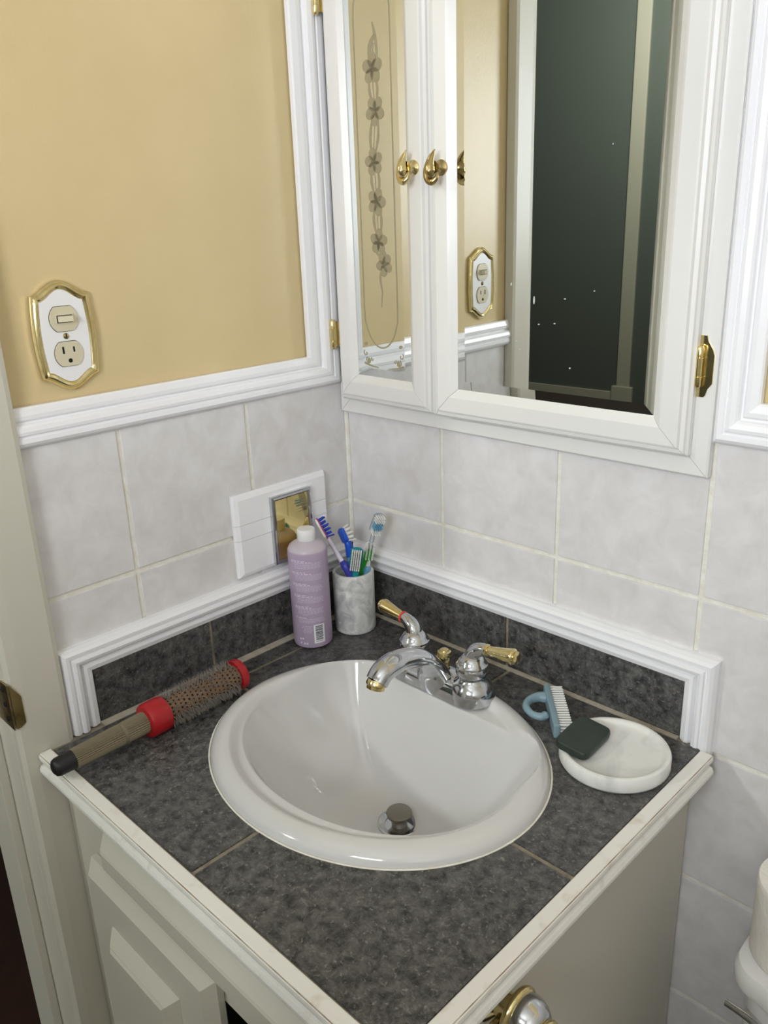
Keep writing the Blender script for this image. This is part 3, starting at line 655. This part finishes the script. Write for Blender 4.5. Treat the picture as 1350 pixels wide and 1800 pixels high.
# ---- toothbrushes standing in the tumbler
def toothbrush(label, path, bdir, grip_m, neck_m, head_m, br_m, hl=.024, hw=.0062, bl=.0105, split=.52, br2=None, pad=None, rows=3, cols=8, fan=0, gripw=.0058, accent=None, neckw=.0037):
    """path from the foot in the tumbler to the head's tip"""
    P = smooth_path(path, 10); tip = P[-1]; t = (P[-1]-P[-6]).normalized(); b = V(bdir); b = (b-t*b.dot(t)).normalized(); s_ = t.cross(b)
    foot = P[0]; root = thing('toothbrush', foot, label, 'toothbrush', 'toothbrushes in the marble tumbler')
    n = len(P); ks = int(n*split)
    obj('grip', MB().tube(P[:ks+1], lambda u: interp([(0, .0040), (.15, gripw), (.7, gripw), (.92, gripw*1.05), (1, .0034)], u), 14), grip_m, root)
    obj('neck', MB().tube(P[ks-1:], lambda u: interp([(0, neckw*1.12), (.5, neckw), (1, neckw*.92)], u), 12), neck_m, root)
    hc = tip+t*(hl*.42)
    loop = [hc+t*(hl*.58*math.cos(a))+s_*(hw*(1.0 if abs(math.sin(a)) > .6 else abs(math.sin(a))**.6*1.15)*(1 if math.sin(a) > 0 else -1)) for a in [2*math.pi*k/28 for k in range(28)]]
    th = .0050
    mb = MB().loops([[hc+(p-hc)*.86-b*th for p in loop], [p-b*(th*.7) for p in loop], [p-b*.0006 for p in loop], [hc+(p-hc)*.9 for p in loop]], smooth=True)
    hd = obj('head', mb, head_m, root)
    if pad: obj('head_pad', MB().loops([[hc+(p-hc)*1.04-b*.0018 for p in loop], [hc+(p-hc)*1.04+b*.0004 for p in loop]], smooth=True), pad, root)
    m1, m2 = MB(), MB()
    for i in range(cols):
        for j in range(rows):
            u = (i/(cols-1)-.5)*hl*.95; v_ = (j/(rows-1)-.5)*hw*1.35 if rows > 1 else 0
            base = hc+t*u+s_*v_; d = (b+t*(fan*(1 if i % 2 else -1))+t*(u/hl*.25)).normalized(); L_ = bl*(1+.12*math.cos(i*2.1))
            tgt = m2 if (br2 and 2 <= i <= cols-4) else m1
            tgt.tube([base-b*.001, base+d*L_], .0012, 6, smooth=False)
    tag(obj('bristles', m1, br_m, root), kind='stuff')
    if br2: tag(obj('bristle_band', m2, br2, root), kind='stuff')
    if accent: obj('grip_inlay', MB().tube([p+b*.0028 for p in P[int(ks*.55):ks-1]], lambda u: .0008+.0034*(1-u), 10), accent, root)
    return root
toothbrush('white and violet toothbrush with blue bristles leaning out towards the bottle', [(.0800, -.0520, .0140), (.0790, -.0700, .070), (.0780, -.0830, .1060), (.0660, -.0865, .1230), (.0480, -.0890, .1460), (.0390, -.0905, .1590)], (.55, .80, .25), m_purple, m_lilac, m_white, m_bluebr, hl=.031, hw=.0078, bl=.0105, split=.60, pad=m_magenta, fan=.10, rows=4, cols=11, accent=m_ltblue, gripw=.0066)
toothbrush('blue toothbrush with white bristles behind the teal one', [(.0750, -.0660, .0140), (.0700, -.0650, .060), (.0670, -.0640, .1000), (.0630, -.0640, .1220), (.0595, -.0640, .1400), (.0560, -.0640, .1470)], (-.10, .75, .55), m_ltblue, m_blue, m_blue, m_bristle, hl=.022, hw=.0105, bl=.011, split=.62, fan=.12, gripw=.0072, neckw=.0064)
toothbrush('teal toothbrush with white bristles facing the room', [(.0600, -.0600, .0140), (.0760, -.0700, .060), (.0850, -.0765, .1010), (.0875, -.0790, .1110), (.0905, -.0805, .1190)], (.70, -.66, .30), m_teal, m_teal, m_teal, m_bristle, hl=.036, hw=.0095, bl=.008, split=.72, rows=5, cols=12, gripw=.0064)
toothbrush('clear toothbrush with a green grip, leaning towards the faucet wall', [(.0520, -.0520, .0140), (.0640, -.0500, .060), (.0735, -.0475, .0960), (.0815, -.0460, .1160), (.0945, -.0445, .1560), (.1000, -.0440, .1700)], (.86, -.35, .10), m_green, m_clear, m_clear, m_bristle, hl=.030, hw=.0085, bl=.011, split=.70, br2=m_ltblue, rows=4, gripw=.0068)
toothbrush('white toothbrush half hidden between the teal and the clear one', [(.0860, -.0700, .0140), (.0840, -.0560, .060), (.0830, -.0480, .1000), (.0850, -.0470, .1150), (.0865, -.0465, .1230)], (.75, -.60, .25), m_ltblue, m_white, m_white, m_bristle, hl=.024, hw=.0070, bl=.008, split=.60)

# ---- round hair brush
A_ = V((.0905, -.5780, .0205)); E_ = V((.0815, -.3020, .0240)); ad = (E_-A_).normalized(); BL = (E_-A_).length
def ab(s): return A_+ad*s
hbz = thing('round_hairbrush', (A_+E_)*.5-V((0, 0, .022)), 'round hairbrush with red collars and brown handle lying by the left wall', 'hairbrush')
ring0, ring1, end0 = .120, .150, BL-.012
obj('barrel', MB().lathe(ab(ring1-.003), [(.0172, 0), (.0172, end0-ring1+.006)], 40, axis=ad), m_barrel, hbz)
obj('collar', MB().lathe(ab(ring0), [(.0150, 0), (.0215, .0008), (.0232, .004), (.0232, .025), (.0226, .0290), (.0205, .0300), (.0172, .0300)], 44, axis=ad), m_red, hbz, label='wide red plastic collar')
obj('end_collar', MB().lathe(ab(end0), [(.0172, 0), (.0215, .0003), (.0222, .002), (.0222, .0090), (.0210, .0115), (.014, .0120), (.0, .0118)], 44, axis=ad), m_red, hbz, label='red end cap')
# ribbed handle
nrib = 30; e1 = V((0, 0, 1)); e1 = (e1-ad*e1.dot(ad)).normalized(); e2_ = ad.cross(e1)
def ribring(s, r, rib):
    return [ab(s)+(e1*math.cos(2*math.pi*k/(nrib*2))+e2_*math.sin(2*math.pi*k/(nrib*2)))*(r-(rib if k % 2 else 0)) for k in range(nrib*2)]
obj('handle', MB().loops([ribring(.020, .0118, .0), ribring(.0215, .0126, .0012), ribring(.0850, .0138, .0012), ribring(.0855, .0134, .0), ribring(.0895, .0136, .0), ribring(.0900, .0140, .0012), ribring(.1195, .0146, .0012), ribring(.1205, .0140, 0)], smooth=False), m_ridge, hbz)
obj('handle_cap', MB().lathe(ab(-.006), [(0, .0), (.006, .0006), (.0100, .003), (.0116, .007), (.0120, .027), (.0114, .0275)], 36, axis=ad), m_black, hbz)
hol = MB(); br = MB(); rng = random.Random(11)
rowsn = 17
for i in range(rowsn):
    s = ring1+.004+(end0-ring1-.008)*i/(rowsn-1)
    for k in range(20):
        a = 2*math.pi*(k+.5*(i % 2))/20; n_ = e1*math.cos(a)+e2_*math.sin(a); c_ = ab(s)+n_*.0171
        hol.lathe(c_, [(.0015*rng.uniform(.7, 1.25), 0), (.0013, .00035)], 6, axis=n_, smooth=False)
for q in range(3600):
    s = rng.uniform(ring1+.003, end0-.002); a = rng.uniform(0, 2*math.pi); n_ = e1*math.cos(a)+e2_*math.sin(a)
    if n_.dot(V((.55, -.2, .8))) > .55 and rng.random() < .72: continue      # worn bare on the side facing up
    tan = ad.cross(n_); d = (n_+ad*rng.uniform(-.45, .45)+tan*rng.uniform(-.5, .5)).normalized(); L_ = rng.uniform(.006, .0135)
    p0 = ab(s)+n_*.0165; p1 = p0+d*L_
    if p1.z < .001: p1.z = .001+rng.random()*.001
    r_ = .0006; u_ = d.cross(V((.3, .5, .8))).normalized(); v_ = d.cross(u_)
    br.add([p0+u_*r_, p0-u_*r_*.5+v_*r_*.87, p0-u_*r_*.5-v_*r_*.87, p1], [(0, 1, 3), (1, 2, 3), (2, 0, 3)])
obj('vent_hole', hol, m_void, hbz, label='rows of small vent holes')['kind'] = 'stuff'
tag(obj('bristles', br, m_hair, hbz, auto=False), kind='stuff')

# ---- soap dish and soap
SC = V((.5590, -.1060, .0)); SR = .0650
tag(obj('soap_dish', MB().lathe(SC, [(0, .0006), (.0600, .0006), (.0635, .002), (SR, .005), (SR, .0170), (SR-.0012, .0196), (SR-.0040, .0208), (SR-.0068, .0200), (SR-.0085, .0175), (SR-.0120, .0158), (.030, .0148), (0, .0146)], 72), mat('dish_marble', (232, 231, 226), .38, col2=(202, 202, 198), scale=17, detail=4, lo_=.45, hi=.75, distort=1.2, sss=.1, col3=(206, 206, 160), scale3=14, t3=(.66, .8)), None, SC), 'round white marble soap dish on the right of the sink', 'soap dish')
so = MB(); sxl, syl, szl = .0225, .0345, .0060
def sup(a, hx, hy, n=7.0): c_, s_ = math.cos(a), math.sin(a); return (math.copysign(abs(c_)**(2/n), c_)*hx, math.copysign(abs(s_)**(2/n), s_)*hy)
rg = []
for i, (zz, k) in enumerate(((-1, .80), (-.9, .90), (-.55, .98), (0, 1.0), (.55, .98), (.85, .93), (.98, .84), (1.0, .6))):
    rg.append([V((*[q*1 for q in sup(2*math.pi*j/56, sxl-(1-k)*.02, syl-(1-k)*.02)], zz*szl+(-.0012*(1-k)/.4 if i > 5 else 0))) for j in range(56)])
SO = V((.5250, -.1215, .0253)); R_ = Matrix.Rotation(math.radians(4), 4, 'Z') @ Matrix.Rotation(math.radians(7), 4, 'Y')
so.loops([[SO+(R_ @ p) for p in r] for r in rg], smooth=True)
tag(obj('soap_bar', so, m_soap, None, SO-V((0, 0, .006))), 'flat dark green bar of soap resting on the marble dish edge', 'soap')

# ---- nail brush
N0, N1 = V((.4170, -.0385, .0)), V((.4835, -.1135, .0)); nd = (N1-N0).normalized(); nb = V((-nd.y, nd.x, 0)).normalized()
if nb.x < 0: nb = -nb
nz = V((0, 0, 1)); NLn = (N1-N0).length; nc = (N0+N1)*.5+V((0, 0, .0105))
nbk = thing('nail_brush', (N0+N1)*.5, 'pale blue nail brush with white bristles leaning against the soap dish', 'nail brush')
obj('brush_block', MB().obox(nc, nd, nb, nz, NLn/2, .0042, .0095, .0022), m_blueplast, nbk)
nbr = MB()
for i in range(17):
    for j in range(4):
        p = nc+nd*((i/16-.5)*NLn*.90)+nz*((j/3-.5)*.0135)+nb*.0035
        nbr.tube([p, p+nb*.0165], .00135, 6, smooth=False)
tag(obj('bristles', nbr, m_bristle, nbk), kind='stuff')
s0 = nc-nd*(NLn*.30)-nb*.002
lp_ = smooth_path([s0, s0-nb*.012-nd*.001, s0-nb*.0250+nd*.008, s0-nb*.0300+nd*.0240, s0-nb*.0240+nd*.0400, s0-nb*.0140+nd*.0460, s0-nb*.0085+nd*.0440], 8)
obj('finger_loop', MB().tube(lp_, lambda u: (interp([(0, .0075), (.3, .0060), (.8, .0048), (1, .0052)], u), interp([(0, .0085), (.25, .0055), (.8, .0042), (.92, .0052), (1, .0050)], u)), 18, upv=(0, 0, 1)), m_blueplast, nbk)
e_ = lp_[-1]; obj('loop_ball', MB().lathe(e_-V((0, 0, .0062)), [(0, 0), (.0040, .0018), (.0060, .0062), (.0040, .0106), (0, .0124)], 20), m_blueplast, nbk)

# ================================================================== TOILET TANK AND PAPER at the right edge
TZ = -.180
tt = thing('toilet', (.93, -.20, FL), 'white porcelain toilet tank beside the vanity', 'toilet')
TX0, TX1 = .722, 1.14
def tank_loop(ins, z, yb=-.022, front=-.128):
    pts = []; x0, x1 = TX0+ins, TX1-ins; r = .035
    pts += [(x0, yb-ins*.3, z), ]
    for k in range(7): a = math.pi+math.pi/2*k/6; pts.append((x0+r+r*math.cos(a), front+ins+r+r*math.sin(a), z))
    for k in range(1, 12): t = k/12; pts.append((x0+r+(x1-x0-2*r)*t, front+ins-.045*math.sin(math.pi*t), z))
    for k in range(7): a = -math.pi/2+math.pi/2*k/6; pts.append((x1-r+r*math.cos(a), front+ins+r+r*math.sin(a), z))
    pts.append((x1, yb-ins*.3, z)); return pts
obj('tank_lid', MB().loops([tank_loop(.006, TZ-.030), tank_loop(.001, TZ-.028), tank_loop(0, TZ-.024), tank_loop(.0, TZ-.008), tank_loop(.003, TZ-.002), tank_loop(.010, TZ), tank_loop(.014, TZ)], smooth=True), m_tank, tt)
obj('tank', MB().loops([tank_loop(.035, TZ-.34), tank_loop(.014, TZ-.16), tank_loop(.012, TZ-.031)], smooth=True), m_tank, tt)
lv = obj('flush_lever', MB().lathe((.800, -.136, TZ-.064), [(.012, 0), (.012, .014), (.009, .017), (0, .018)], 24, axis=(0, -1, 0)), m_chrome, tt)
obj('lever_arm', MB().tube(smooth_path([(.806, -.156, TZ-.066), (.780, -.154, TZ-.0640), (.7622, -.127, TZ-.060), (.7253, -.1205, TZ-.060)], 6), lambda u: (interp([(0, .006), (1, .0050)], u), .0030), 12, upv=(0, 0, 1)), m_chrome, lv)
bw = []
for z_, a_, b_, yo in ((FL+.0, .11, .20, -.34), (FL+.10, .10, .19, -.34), (FL+.22, .13, .22, -.36), (FL+.34, .185, .25, -.385), (FL+.38, .19, .255, -.39)):
    bw.append([(.931+a_*math.cos(2*math.pi*k/40), yo+b_*math.sin(2*math.pi*k/40), z_) for k in range(40)])
obj('bowl', MB().loops(bw, smooth=True).box((.80, -.16, TZ-.36), (1.06, -.03, TZ-.33)).box((.83, -.25, FL), (1.03, -.05, TZ-.345), .02), m_tank, tt)
obj('seat_lid', MB().lathe((.931, -.39, FL+.382), [(.19, 0), (.192, .010), (.185, .022), (.0, .028)], 40, sx=1, sy=1.33), m_tank, tt)
PC = V((.7760, -.0620, TZ+.0005))
tp = thing('toilet_paper_roll', PC, 'white embossed toilet paper roll standing on the tank lid', 'toilet paper')
rp = random.Random(5); prof = [(.020, .0), (.0495, .0), (.0505, .002)]+[(.0505, .002+.096*k/10) for k in range(1, 10)]+[(.0505, .098), (.0495, .1), (.020, .1), (.020, .0)]
obj('paper', MB().lathe(PC, prof, 64), m_paper, tp)
obj('core', MB().lathe(PC, [(.020, .001), (.020, .0995), (.0185, .0995), (.0185, .001), (.020, .001)], 32), m_card, tp)
